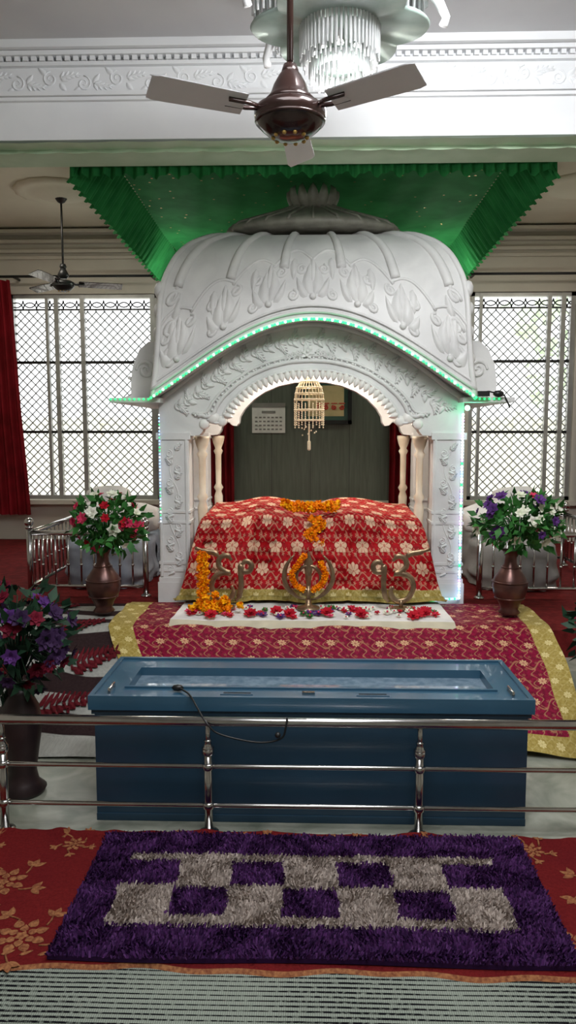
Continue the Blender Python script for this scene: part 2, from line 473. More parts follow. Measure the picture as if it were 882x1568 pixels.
for uu in (-.86,-.53,-.19,.19,.53,.86):
    pts=[];rad=[]
    for i in range(26):
        t=i/25; h=.50+.50*t
        if abs(uu)>.8: h=.56+.44*t
        pts.append(R(uu*(1.0+.04*(1-t)),h)+Vector((0,-.004,0))); rad.append(.030*(.75+.25*cos(t*2)))
    q.tube(pts,rad,10)
def MR(a,b,o):
    u=max(-1,min(1,a)); h=max(0,min(1,b/(2.9-zarc(u))))
    p=R(u,h); return Vector((p.x,p.y-o*.7+.003,p.z+o*.25))
for i in range(-3,4):
    a=i*.29
    for d in (-1,1):
        leaf(q,MR,a+.01*d,.14,pi/2-.45*d,.20,.10,.03,curl=.45*d)
        leaf(q,MR,a+.03*d,.13,pi/2-1.0*d,.14,.07,.026,curl=.5*d)
        scroll(q,MR,a+.075*d,.31,.034,-d,pi/2,.010)
    leaf(q,MR,a,.20,pi/2,.20,.07,.026)
    q.ball(MR(a,.13,.01),.022,0,10)
for i in range(-4,4):
    a=(i+.5)*.29*.9; d=1 if a>0 else -1
    scroll(q,MR,a,.15,.034,d,pi/2,.010); leaf(q,MR,a,.40,-pi/2,.16,.06,.022)
    pts=[MR(a-.14+.28*k/12,.36+.09*sin(pi*k/12),.004) for k in range(13)]; q.tube(pts,.010,6)
for sg in (-1,1):
    for z,r in ((.36,.05),(.54,.042),(.2,.05)):
        scroll(q,MR,sg*.92,z,r,sg,0,.011); leaf(q,MR,sg*.90,z+.03,pi/2+sg*.3,.13,.07,.022)
    for z,s in ((2.42,.035),(2.30,.03),(2.16,.028),(2.0,.024)):
        xx=interp(KW,(z-1.77)/1.13)
        q.ball((PX+sg*(xx+.015),4.84,z),s,0,10,sz=1.5)
q.obj('roof',marble,palki)
q=MB()
prof=[(.56,-.035),(.585,-.012),(.55,.02),(.42,.06),(.25,.11),(.14,.15),(.10,.16)]
q.lathe(prof,(PX,5.50,2.94),132,0,1,.55,fn=lambda a,z:1+(.03*abs(sin(a*11)) if z<.0 else 0))
for k in range(22):
    a=2*pi*k/22+pi/22; q.tube([(PX+r*cos(a),5.50+.55*r*sin(a),2.94+z+.006) for r,z in prof[1:]],.010,6)
for k in range(12):
    a=2*pi*k/12
    def Ml(x,y,o,a=a): return Vector((PX+cos(a)*(.09+.06*sin(y*13)+o)-sin(a)*x,5.50+sin(a)*(.09+.06*sin(y*13)+o)+cos(a)*x,3.05+y))
    leaf(q,Ml,0,0,pi/2,.17,.085,.03)
q.lathe([(.10,0),(.12,.05),(.08,.12),(.02,.14)],(PX,5.50,3.04),20)
q.obj('lotus_finial',lotusm,palki)
for sg in (-1,1):
    q=MB()
    K=[(.95,2.13),(1.06,2.13),(1.12,2.08),(1.165,1.98),(1.18,1.87),(1.18,1.79),(1.25,1.77),(1.25,1.745),(.95,1.745)]
    q.grid(lambda u,v:(lambda p:(PX+sg*p[0],5.02+1.1*u,p[1]+(.10*sin(pi*u) if p[1]<2.0 and p[1]>1.8 else 0)))(resample(K,24)[int(v*24+.5)]),16,24)
    for y in (5.02,6.12):
        q.add([(PX+sg*a,y,b) for a,b in K],[tuple(range(len(K)))],0,False)
    q.box((min(sg*.95,sg*1.27),4.86,1.735),(max(sg*.95,sg*1.27),6.2,1.765))
    q.tube([(sg*1.18,5.03+i*.1,1.90) for i in range(12)],.012)
    scroll(q,lambda a,b,o:(sg*a,5.015-o,b),1.07,1.95,.06,1,0,.01)
    q.obj('side_eave',marble,palki,bevel=.004)
RH=[(0,1.935),(.12,1.93),(.24,1.905),(.35,1.86),(.44,1.80),(.51,1.73),(.55,1.665),(.555,1.62),(.575,1.595),(.61,1.60),(.63,1.625),(.66,1.62),(.69,1.59),(.70,1.555),(.72,1.53),(.77,1.525)]
inner=[(-a,b) for a,b in RH[::-1]]+RH[1:]
outer=[(-.985,1.525),(-.985,1.77)]+[(i/20*.985,zarc(i/20)+.01) for i in range(-20,21)]+[(.985,1.77),(.985,1.525)]
NI=120
IN=resample(inner,NI); OU=resample(outer,NI)
def facade(name,Y0,Y1):
    q=MB()
    for Y in (Y0,Y1):
        q.grid(lambda u,v:(lambda a,b:(a[0]+(b[0]-a[0])*v,Y,a[1]+(b[1]-a[1])*v))(IN[int(u*NI+.5)],OU[int(u*NI+.5)]),NI,6,smooth=False)
    q.grid(lambda u,v:(IN[int(u*NI+.5)][0],Y0+(Y1-Y0)*v,IN[int(u*NI+.5)][1]),NI,2)
    return q
q=facade('f',5.0,5.14)
def FP(t,v):
    i=int(max(0,min(1,t))*NI+.5); a,b=IN[i],OU[i]; return (a[0]+(b[0]-a[0])*v,a[1]+(b[1]-a[1])*v)
for v,r in ((.04,.010),(.22,.014),(.32,.010),(.93,.016)):
    q.tube([(FP(i/100,v)[0],4.995,FP(i/100,v)[1]) for i in range(8,93)],r,8)
MF=lambda a,b,o:(a,4.998-o*.8,b)
for i in range(26):
    t=.09+.82*i/25; x,z=FP(t,.62); d=1 if i%2 else -1
    dx=FP(min(1,t+.02),.62); an=math.atan2(dx[1]-z,dx[0]-x)
    scroll(q,MF,x,z,.030,d,an,.006)
    acanthus(q,MF,x,z,an+.9*d,.075,.045,.014,curl=.3*d); leaf(q,MF,x,z,an-.8*d,.06,.035,.014)
for i in range(60):
    t=.08+.84*i/59; x,z=FP(t,.27); q.ball((x,4.992,z),.010,0,6)
flower(q,(-.02,4.985,2.06),.05,(0,-1,0),0,0)
for s in (-1,1):
    for k in range(4): flower(q,(s*(.05+.03*k),4.985,2.06-.01*k),.025,(0,-1,0),0,0)
q.obj('front_arch_facade',marble,palki)
facade('b',6.0,6.12).obj('rear_arch_facade',marble,palki)
q=MB(); q.box((-.97,5.14,2.26),(.97,6.0,2.29))
for sg in (-1,1): q.box((min(sg*.78,sg*.97),5.14,1.60),(max(sg*.78,sg*.97),6.0,2.26))
q.obj('inner_ceiling',marble,palki)
q=MB()
half=[(a,b) for a,b in inner if abs(a)<=.56]
PT=resample(half,36)
for i in range(1,36):
    x,z=PT[i]; x0,z0=PT[i-1]; x1,z1=PT[min(36,i+1)]
    an=math.atan2(z1-z0,x1-x0)-pi/2
    leaf(q,lambda a,b,o:(a,4.985-o,b),x-cos(an)*.012,z-sin(an)*.012,an,.065,.042,.018)
    q.ball((x,4.985,z),.014,0,6)
for s in (-1,1):
    for (x,z,r) in ((.575,1.62,.035),(.63,1.64,.04),(.69,1.60,.035)):
        q.ball((s*x,5.0,z),r,0,12,sy=.5)
q.obj('petal_trim',marble_w,palki)
for nm,Y in (('front',4.985),('rear',5.9)):
    for sg in (-1,1):
        q=MB(); xc=sg*.892
        q.box((xc-.1,Y+.01,.421),(xc+.1,Y+.21,1.53)); q.box((xc-.115,Y,.421),(xc+.115,Y+.22,.56)); q.box((xc-.108,Y+.004,.56),(xc+.108,Y+.216,.59))
        q.box((xc-.112,Y,1.50),(xc+.112,Y+.22,1.545))
        for z in (1.02,.95,.68,.63): q.box((xc-.106,Y+.004,z),(xc+.106,Y+.216,z+.018))
        for dx in (-.085,.085): q.box((xc+dx-.008,Y,.6),(xc+dx+.008,Y+.02,1.5))
        if nm=='front':
            MP=lambda a,b,o:(xc+a,Y+.010-o,b)
            q.tube([MP(.028*sin((.61+i*.0222)*18),.61+i*.0222,0) for i in range(40)],.005,6)
            for i in range(9):
                z=.65+i*.095; d=1 if i%2 else -1
                scroll(q,MP,.03*d,z,.024,d,pi/2,.005); acanthus(q,MP,-.01*d,z+.02,pi/2+.7*d,.06,.035,.012); leaf(q,MP,0,z-.02,-pi/2+1.1*d,.05,.03,.010)
        q.obj(nm+'_pillar',marble,palki,bevel=.004)
        q=MB()
        pr=[(.04,0),(.045,.03),(.035,.05),(.045,.10),(.03,.14),(.022,.2),(.03,.5),(.034,.62),(.022,.66),(.038,.69),(.022,.72),(.024,.95),(.038,.98),(.024,1.0),(.04,1.04),(.05,1.08),(.05,1.10)]
        q.lathe(pr,(sg*.732,Y+.2,.421),16)
        q.obj(nm+'_colonette',cream,palki)
# ------------------------------------------------------------ LED strings
ledg=mat('green_led',(.1,.8,.3),.4,em=(.03,1,.25),es=1.6)
ledw=mat('white_led',(.9,.95,1),.4,em=(.75,.9,1),es=3)
ledb=mat('blue_led',(.3,.4,1),.4,em=(.25,.5,1),es=3)
ledp=mat('violet_led',(.7,.3,1),.4,em=(.7,.35,1),es=2.5)
q=MB()
for i in range(120):
    u=i/119*2-1; p=R(u,0)+Vector((0,-.028,-.010)); q.ball(p,.0088,1 if i%3==1 else 0,6)
for i in range(9): q.ball((-1.26+i*.03,4.85,1.755),.007,0,6)
for i in range(6): q.ball((1.02+i*.03,4.85,1.755),.007,0,6)
q.ball((.985,4.90,1.70),.018,1,10)
q.obj('green_led_string_light',[ledg,mat('green_led_bright',(.5,1,.7),.4,em=(.35,1,.6),es=3)])
q=MB()
for i in range(62):
    q.ball((.972,4.963,1.66-i*.0195),.0088,random.choice((0,0,1,0,2,3)),6)
for i in range(16): q.ball((.965-.012*i,4.95-.003*i,.47),.008,random.choice((0,1,2)),6)
q.obj('coloured_led_string_light',[ledw,ledg,ledb,ledp])
q=MB()
for i in range(34): q.ball((-.978,4.968,1.66-i*.021),.005,random.choice((0,1,1,2)),6)
q.obj('coloured_led_string_light',[ledw,ledb,ledg])
q=MB(); q.box((1.03,4.80,1.768),(1.10,4.86,1.80)); q.ball((1.16,4.83,1.785),.022,0,10,sx=1.6)
q.tube([(1.04,4.83,1.79),(1.10,4.83,1.80),(1.2,4.84,1.775),(1.24,4.86,1.70)],.005,6)
q.obj('led_power_adaptor',dark)

# ------------------------------------------------------------ covered holy book bed
q=MB()
PV=resample([(4.80,.468,.85),(4.83,.60,.81),(4.87,.80,.765),(4.91,.925,.735),(4.96,.975,.715),(5.2,1.01,.69),(5.55,1.04,.68),(5.72,1.0,.67),(5.80,.8,.67),(5.82,.5,.67)],60)
def f(u,v):
    y,z,hw=PV[int(v*60+.5)]; a=(u-.5)*2*1.3
    aa=max(-1,min(1,a)); e=max(0,abs(a)-1)/.3; x=aa*hw
    top=max(0,min(1,(z-.8)/.2))
    z+=top*(.045*math.exp(-((x+.30)/.2)**2)+.045*math.exp(-((x-.28)/.2)**2)-.02*math.exp(-((x-.02)/.07)**2))
    fr=1 if v<.45 else .3
    for x0 in (-.37,-.13,.24): y+=fr*.022*math.exp(-((x-x0)/.018)**2)
    n=noise.noise(Vector((x*5,v*7,e)))
    y-=fr*.018*(1+n); z+=.012*n*(1 if v>.1 else .2)
    y+=.012*sin(x*17)*max(0,.3-v)*3
    z=z-(.03*e*e)
    z=z*(1-e)+.47*e; x+=(1 if a>0 else -1)*.03*e; y+=.05*e if v<.3 else 0
    if v<.02: z+=.02*abs(sin(x*6))
    return (x,y,z)
q.grid(f,180,90,lambda u,v:1 if (v<.055 or abs(u-.5)>.475 ) else 0,U=2.2,V=1.9)
q.obj('red_brocade_covered_holy_book_bed',[redbro,goldsilk])

q=MB()
for i in range(34):
    t=i/33; x=-.17+.34*t; pompon(q,(x,4.98-.05*random.random(),1.055+.03*random.random()+.015*abs(t-.5)),.030,0 if random.random()<.6 else 1,1 if random.random()<.5 else 0)
for i in range(9):
    for s in (-1,1): pompon(q,(.03+s*.022+.03*sin(i),4.872,1.0-.022*i),.024,0,1)
q.obj('marigold_garland',[morange,myellow])
# ------------------------------------------------------------ brass emblems
def ribbon(q,pts,w,o,sgn=1,cx=0,cz=0,s=1,y=4.62):
    P=[(cx+sgn*a*s,y,cz+b*s) for a,b in pts]
    S=[]
    n=len(P)
    kx=[(i,p[0]) for i,p in enumerate(P)]; kz=[(i,p[2]) for i,p in enumerate(P)]
    for i in range((n-1)*5+1):
        t=i/5; S.append((interp(kx,t),y,interp(kz,t)))
    rr=[w*s*(1 if 2<i<len(S)-4 else .6) for i in range(len(S))]
    q.tube(S,rr,8,0,flat=.4,fn=(0,1,0))
EK=[(-.62,.38),(-.80,.52),(-.98,.40),(-.92,.18),(-.68,.16),(-.60,.36),(-.60,.1),(-.62,-.3),(-.55,-.7),(-.42,-.9)]
OO=[(-.30,.55),(-.12,.72),(.12,.62),(.16,.36),(-.05,.16),(-.22,.10),(.0,.10),(.28,-.02),(.42,-.35),(.22,-.78),(-.15,-.86),(-.36,-.6),(-.28,-.34)]
HK=[(.12,.62),(.30,.80),(.62,.86),(.98,.98)]
for sg,cx in ((-1,-.53),(1,.555)):
    q=MB()
    for c in (EK,OO,HK): ribbon(q,c,.095,0,sg,cx,.675,.175)
    q.box((cx-.07,4.58,.476),(cx+.07,4.66,.487)); q.tube([(cx,4.62,.485),(cx,4.62,.53)],.012)
    q.obj('brass_ik_onkar_emblem',brass)
q=MB(); cx=-.01;cz=.665
q.tube([(cx+.075*cos(a*pi/20),4.62,cz+.075*sin(a*pi/20)) for a in range(40)],.011,8,closed=True)
for s in (-1,1):
    q.tube([(cx+s*r*cos(a),4.615,cz+.02+ .155*sin(a)) for a,r in [(-1.45+i*.13,.15-.012*abs(i-9)/9) for i in range(19)]],[.004+.012*sin(pi*i/18) for i in range(19)],8,flat=.5,fn=(0,1,0))
q.add([(cx,4.61,cz+.17),(cx-.028,4.615,cz+.10),(cx-.013,4.615,cz-.06),(cx,4.605,cz),(cx+.013,4.615,cz-.06),(cx+.028,4.615,cz+.10),(cx,4.625,cz)],[(0,1,3),(1,2,3),(2,4,3),(4,5,3),(5,0,3),(0,6,1),(1,6,2),(2,6,4),(4,6,5),(5,6,0)],0,False)
q.tube([(cx,4.62,.50),(cx,4.62,cz-.05)],.012)
q.tube([(cx-.04,4.62,cz-.1),(cx+.04,4.62,cz-.1)],.01)
q.lathe([(.07,0),(.07,.012),(.03,.02),(.018,.035),(.018,.06)],(cx,4.62,.472),20)
q.obj('brass_khanda_emblem',brass)
q=MB()
for i in range(24):
    a=pi+.1+i/23*(pi-.2)
    if abs(cos(a))>.2: pompon(q,(cx+.10*cos(a),4.582,cz+.03+.10*sin(a)),.019,0,1)
for i in range(9): pompon(q,(cx-.105+.010*i,4.582,cz+.03+.014*i),.019,0,1)
for i in range(6): pompon(q,(cx+.105-.006*i,4.582,cz+.03+.014*i),.018,0,1)
q.obj('marigold_garland',[morange,myellow])
q=MB()
for i in range(26):
    for s in (0,1): pompon(q,(-.665+.03*s+.012*sin(i*1.7),4.575,.82-.0138*i-.006*s),.018,s,1-s)
for i in range(44): pompon(q,(-.57+random.gauss(0,.06),4.50+random.gauss(0,.03),.50+abs(random.gauss(0,.025))),.024,*random.choice(((0,1),(1,0))))
q.obj('marigold_garland',[morange,myellow])
q=MB()
for (x,y) in ((-.58,4.40),(-.12,4.44),(.1,4.48),(.63,4.44),(.68,4.48),(.60,4.40),(.3,4.44),(-.35,4.44),(-.2,4.50)):
    flower(q,(x,y,.485),.045,(0,-.5,1),0,0,3,7)
q.obj('scattered_red_roses',fred)
# ------------------------------------------------------------ hanging chattri
q=MB(); C=(-.01,5.3)
q.tube([(C[0],C[1],2.26),(C[0],C[1],1.93)],.003,6)
q.ball((C[0],C[1],1.93),.018); q.ball((C[0],C[1],1.96),.012)
def ring(r,z,rr=.006): q.tube([(C[0]+r*cos(i*pi/14),C[1]+r*sin(i*pi/14),z) for i in range(28)],rr,6,closed=True)
for r,z in ((.03,1.915),(.06,1.89),(.085,1.85),(.095,1.81),(.10,1.77),(.10,1.70),(.098,1.63)): ring(r,z)
for k in range(24):
    a=2*pi*k/24
    q.tube([(C[0]+r*cos(a),C[1]+r*sin(a),z) for r,z in ((.005,1.93),(.03,1.915),(.06,1.89),(.085,1.85),(.095,1.81),(.10,1.77))],.003,5)
    for j in range(12): q.ball((C[0]+.10*cos(a),C[1]+.10*sin(a),1.76-j*.0145-(.02 if k%2 else 0)),.0055,0,5)
for j in range(16): q.ball((C[0],C[1],1.60-j*.011),.007 if j<11 else .013,0,6)
for j in range(10):
    a=j; q.ball((C[0]+.05*cos(a),C[1]+.05*sin(a),1.60-.008*j),.006,0,5)
q.obj('hanging_beaded_canopy_ornament',bead)

# ------------------------------------------------------------ back wall furnishings
q=MB(); q.box((-1.35,7.94,.421),(1.35,7.999,2.7)); q.obj('wood_wall_panelling',panel)
def cur(name,x0,x1,y,z0,z1,n,pinch=0):
    q=MB()
    def f(u,v):
        s=1-pinch*(1-v)
        return (x0+(x1-x0)*u*s,y+.035*sin(u*n*2*pi)+.01*sin(v*9),z0+(z1-z0)*(1-v))
    q.grid(f,n*10,12); return q.obj(name,curt)
cur('maroon_curtain',-3.42,-2.88,7.80,.70,3.06,6,.25)
cur('maroon_curtain',2.70,3.1,7.80,.70,3.06,6)
cur('maroon_curtain',-1.12,-.78,7.85,.42,2.3,5)
cur('maroon_curtain',.80,1.12,7.85,.42,2.3,5)
q=MB(); q.tube([(-3.6,7.82,3.10),(-1.4,7.82,3.10)],.013); q.ball((-1.4,7.82,3.10),.025)
q.box((-3.0,7.82,3.09),(-2.98,8.0,3.11)); q.box((-1.6,7.82,3.09),(-1.58,8.0,3.11)); q.obj('curtain_rod',dark)
q=MB(); q.tube([(1.4,7.82,3.10),(3.6,7.82,3.10)],.013); q.ball((1.4,7.82,3.10),.025)
q.box((3.0,7.82,3.09),(3.02,8.0,3.11)); q.box((1.6,7.82,3.09),(1.62,8.0,3.11)); q.obj('curtain_rod',dark)
q=MB(); q.box((-.60,7.925,1.54),(-.26,7.937,1.84),0); q.box((-.60,7.92,1.80),(-.26,7.93,1.845),1)
for i in range(7):
    for j in range(4): q.box((-.57+i*.042,7.921,1.57+j*.04),(-.545+i*.042,7.926,1.585+j*.04),1)
q.box((-.50,7.92,1.74),(-.36,7.926,1.765),1); q.tube([(-.43,7.93,1.845),(-.43,7.935,1.87)],.004,6,1)
q.obj('wall_calendar',[mat('calendar_paper',(.85,.84,.80),.7),mat('calendar_ink',(.28,.27,.25),.7)])
q=MB()
x0,x1,z0,z1=-.13,.42,1.63,2.10
for a,b in (((x0,z0),(x1,z0+.04)),((x0,z1-.04),(x1,z1)),((x0,z0),(x0+.04,z1)),((x1-.04,z0),(x1,z1))):
    q.box((a[0],7.89,a[1]),(b[0],7.938,b[1]),0)
q.box((x0+.04,7.92,z0+.04),(x1-.04,7.935,z1-.04),1)
q.box((x0+.10,7.914,z0+.08),(x1-.08,7.921,z1-.08),2)
Mq=lambda a,b,o:(a,7.91-o,b)
for i in range(4):
    scroll(q,Mq,.08+i*.08,1.80,.025,1,i,.006,3); q.box((.05+i*.08,7.907,1.835),(.11+i*.08,7.912,1.845),3)
q.obj('framed_picture',[dark,mat('picture_mount_green',(.03,.10,.07),.3),mat('picture_paper',(.62,.50,.25),.4),mat('picture_red_script',(.6,.05,.03),.5)],bevel=.003)
# ------------------------------------------------------------ windows
def window(name,x0,x1,muls):
    q=MB(); z0,z1=WS,WT; y=8.06
    for a,b in (((x0,z0),(x1,z0+.04)),((x0,z1-.04),(x1,z1)),((x0,z0),(x0+.045,z1)),((x1-.045,z0),(x1,z1))):
        q.box((a[0],y-.03,a[1]),(b[0],y+.05,b[1]),0)
    for mx,w in muls: q.box((mx-w/2,y-.035,z0),(mx+w/2,y+.02,z1),0)
    for z in (1.55,2.27): q.box((x0,y-.02,z-.014),(x1,y+.01,z+.014),2)
    q.box((x0,y-.02,2.80),(x1,y+.01,2.815),2)
    k=x0
    while k<x1-.03:
        q.tube([(k+.07+.07*cos(a*pi/8),y-.01,2.81+.07*sin(a*pi/8)) for a in range(9)],.007,5,2)
        q.tube([(k+.07-.07*cos(a*pi/8),y-.01,2.90-.07*sin(a*pi/8)) for a in range(9)],.007,5,2); k+=.14
    st=.088; H=2.80-z0; W=x1-x0
    n=-int(H/st)-1
    while n*st<W+H:
        for sg in (1,-1):
            c=n*st
            if sg==1: a0,b0=(c,0),(c+H,H)
            else: a0,b0=(c,H),(c+H,0)
            (ax,az),(bx,bz)=a0,b0
            dx=bx-ax; dz=bz-az
            t0=max(0,(0-ax)/dx); t1=min(1,(W-ax)/dx)
            if t1>t0:
                q.tube([(x0+ax+dx*t0,y+.03,z0+az+dz*t0),(x0+ax+dx*t1,y+.03,z0+az+dz*t1)],.0062,4,1)
        n+=1
    return q.obj(name,[alu,grille,dark])
window('window_1',-3.12,-1.57,((-2.73,.03),(-2.63,.045),(-2.36,.045),(-1.63,.05)))
window('window_2',1.62,2.68,((1.73,.03),(2.42,.04),(2.56,.045)))
boxo('outdoor_ground',(-9,8.6,-.3),(9,16,-.2),mat('outdoor_concrete',(.8,.78,.72),.8))
q=MB(); q.box((-9,13.5,-.2),(9,13.7,1.7),0); q.box((-9,13.45,1.7),(9,13.75,1.8),0)
for i in range(12): q.box((-8.5+i*1.5,13.38,-.2),(-8.2+i*1.5,13.5,1.9),0)
q.obj('compound_wall',mat('yellow_distemper',(.96,.94,.82),.8))
q=MB()
for i in range(420):
    c=Vector((random.gauss(4.9,.8),random.uniform(12,13),2.0+abs(random.gauss(1.3,.9)))); flower(q,c,.13,(random.gauss(0,1),-1,random.gauss(0,1)),0,rings=1,pet=5)
q.tube([(4.6,12.5,-.2),(4.6,12.5,2.6)],.10,8,1)
q.obj('garden_tree',[mat('tree_foliage',(.66,.77,.58),.7),woodp])

# ------------------------------------------------------------ ceiling fans
def fan(name,x,y,zb,s,azs,zt=3.6,R_=.60):
    q=MB()
    q.tube([(x,y,zb+.2*s),(x,y,zt-.02)],.011*s,10,0)
    q.lathe([(.02,.19),(.03,.21),(.022,.235)],(x,y,zb),20)
    q.lathe([(.082,.112),(.085,.12),(.07,.135),(.062,.15),(.055,.17),(.038,.20),(.022,.22),(.015,.235)] if s==1 else [(.03,.112),(.05,.14),(.02,.2)],(x,y,zb),28)
    q.lathe([(.02*s,.0),(.045*s,.004*s),(.07*s,.014*s),(.10*s,.04*s),(.117*s,.07*s),(.119*s,.085*s),(.112*s,.10*s),(.085*s,.115*s),(.04*s,.12*s)],(x,y,zb),36)
    q.lathe([(.113*s,.052*s),(.1165*s,.058*s),(.113*s,.064*s)],(x,y,zb),36,0)
    for k in range(10):
        a=2*pi*k/10; q.ball((x+.055*s*cos(a),y+.055*s*sin(a),zb+.008*s),.008*s,2,6)
    q.lathe([(.07,0),(.06,-.05),(.03,-.09),(.012,-.10)],(x,y,zt),20)
    for az in azs:
        a=math.radians(az); d=Vector((cos(a),sin(a),0)); e=Vector((-sin(a),cos(a),0)); c=Vector((x,y,zb+.085*s))
        def f(u,v):
            r=.16*s+(R_-.16*s)*u; w=(.085+.02*u)*(1 if u<.96 else .8)
            return c+d*r+e*(v-.5)*w+Vector((0,0,.03*(v-.5)*(1 if d.x<0 else -1)))
        q.grid(f,12,4,1); q.grid(lambda u,v:Vector(f(u,v))+Vector((0,0,.004)),12,4,1)
        q.tube([c+d*.09*s,c+d*.15*s+e*.02,c+d*.22*s+e*.02],.008,6,0,flat=.5)
        q.tube([c+d*.09*s,c+d*.15*s-e*.02,c+d*.22*s-e*.02],.008,6,0,flat=.5)
    return q.obj(name,[brown if s==1 else dark,ivory if s==1 else brown,gold])
fan('ceiling_fan',-.07,2.64,2.505,1,(206,326,86),R_=.47)
fan('ceiling_fan',-2.145,6.77,2.76,.8,(20,140,260),R_=.5)
for x in (-2.15,2.25):
    q=MB(); q.lathe([(.38,0),(.38,-.02),(.33,-.035),(.29,-.02),(.22,-.03),(.18,-.05),(.08,-.055),(.02,-.07)],(x,6.77,3.6),48,fn=lambda a,z:1+.02*cos(a*16))
    q.obj('ceiling_rose',ceilb)
# ------------------------------------------------------------ chandelier
q=MB(); cx,cy=.11,3.2
q.lathe([(.25,3.6),(.27,3.57),(.20,3.54),(.1,3.53)],(cx,cy,0),32,2)
q.tube([(cx,cy,3.55),(cx,cy,3.0)],.015,8,2)
def rods(r,z0,z1,n,w=.008):
    for k in range(n):
        a=2*pi*k/n; q.tube([(cx+r*cos(a),cy+r*sin(a),z0+(.01 if k%2 else 0)),(cx+r*cos(a),cy+r*sin(a),z1)],[w*.6,w],6,0)
def lob(r,z,n,amp,m=1):
    q.lathe([(r*.2,z+.012),(r,z+.01),(r*1.02,z),(r,z-.008),(r*.2,z-.006)],(cx,cy,0),120,m,fn=lambda a,zz:1+amp*abs(cos(a*n/2)))
lob(.15,3.20,8,.12,2); rods(.155,3.0,3.20,56); rods(.14,2.97,3.1,44)
lob(.105,3.0,8,.1,1); rods(.115,2.92,3.0,38,.007); rods(.08,2.90,2.97,22,.007)
lob(.27,3.13,6,.28,1); lob(.30,3.32,8,.2,1)
for k in range(6):
    a=2*pi*k/6+.26
    for j in range(14):
        b=2*pi*j/14; px,py=cx+.29*cos(a)+.055*cos(b),cy+.29*sin(a)+.055*sin(b)
        q.tube([(px,py,3.14),(px,py,3.33)],.006,5,0)
rods(.34,3.2,3.36,72)
for k in range(5):
    a=2*pi*k/5-.1
    P=[(.2,3.36),(.30,3.30),(.38,3.20),(.41,3.14),(.40,3.11)]
    q.tube([(cx+r*cos(a),cy+r*sin(a),z) for r,z in P],[.02,.024,.02,.016,.018],8,3)
for k in range(8):
    a=2*pi*k/8; q.ball((cx+.09*cos(a),cy+.09*sin(a),3.03),.013,4,8)
q.obj('crystal_chandelier',[crystal,glassg,mat('chrome',(.6,.6,.6),.15,1),whitep,mat('chandelier_bulb',(1,1,1),.4,em=(1,.97,.92),es=6)])

# ------------------------------------------------------------ side railings + beds on stage
def railing(name,P,zt,ends,base=.421,gap=.085):
    q=MB()
    for (a,b) in zip(P,P[1:]):
        for z,r in ((zt,.018),(base+.07,.012)): q.tube([(a[0],a[1],z),(b[0],b[1],z)],r,10)
        L=math.dist(a,b); n=max(1,int(L/gap))
        for i in range(1,n):
            x=a[0]+(b[0]-a[0])*i/n;y=a[1]+(b[1]-a[1])*i/n
            q.tube([(x,y,base+.07),(x,y,zt)],.007,6)
            q.ball((x,y,(zt+base)/2),.012,0,6)
    for p in P:
        q.tube([(p[0],p[1],base),(p[0],p[1],zt+.03)],.02,10); q.lathe([(.035,0),(.035,.01),(.02,.02)],(p[0],p[1],base),12)
        q.lathe([(.024,0),(.03,.01),(.02,.02)],(p[0],p[1],zt+.03),12); q.ball((p[0],p[1],zt+.075),.032,0,14)
    return q.obj(name,steel)
railing('steel_side_railing',[(-1.13,5.18),(-1.93,5.18),(-1.93,6.5),(-.86,6.5)],.86,1)
railing('steel_side_railing',[(1.15,5.18),(2.15,5.18),(2.15,6.5),(.86,6.5)],.86,1)
for sg in (-1,1):
    q=MB(); cx=sg*1.5; cy=5.9
    def f(u,v):
        a=u*2*pi; r=1/ (abs(cos(a))**4+abs(sin(a))**4)**.25
        k=interp([(0,1.0),(.5,1.02),(.75,.99),(.88,.9),(1,.0)],v)
        z=interp([(0,.425),(.5,.56),(.75,.70),(.88,.76),(1,.77)],v)
        return (cx+.30*r*k*cos(a)+.01*noise.noise(Vector((a*3,v*4,0)))*4,cy+.50*r*k*sin(a),z+.01*abs(sin(a*9))*(1-v))
    q.grid(f,48,16,0)
    q.obj('draped_low_bed',mat('pale_blue_sheet',(.33,.36,.42),.8,col2=(.22,.25,.30)) if sg<0 else mat('dull_sheet',(.28,.27,.26),.8))
    q=MB()
    # puffy bolster, with a second smaller cushion leaning on top
    q.lathe([(.02,-.33),(.09,-.32),(.115,-.22),(.12,0),(.115,.2),(.09,.31),(.02,.33)],(0,0,0),28,0,fn=lambda a,z:1+.05*sin(a*5+z*9)+.03*cos(z*30))
    q.lathe([(.02,-.17),(.07,-.16),(.095,-.1),(.10,0),(.095,.1),(.07,.16),(.02,.17)],(-.14,.06,.10*sg),24,0,fn=lambda a,z:1+.07*sin(a*4+z*13))
    o=q.obj('bolster_pillow',whitecl); o.rotation_euler=(0,pi/2,.15*sg); o.location=(cx-.02*sg,5.85,.895)
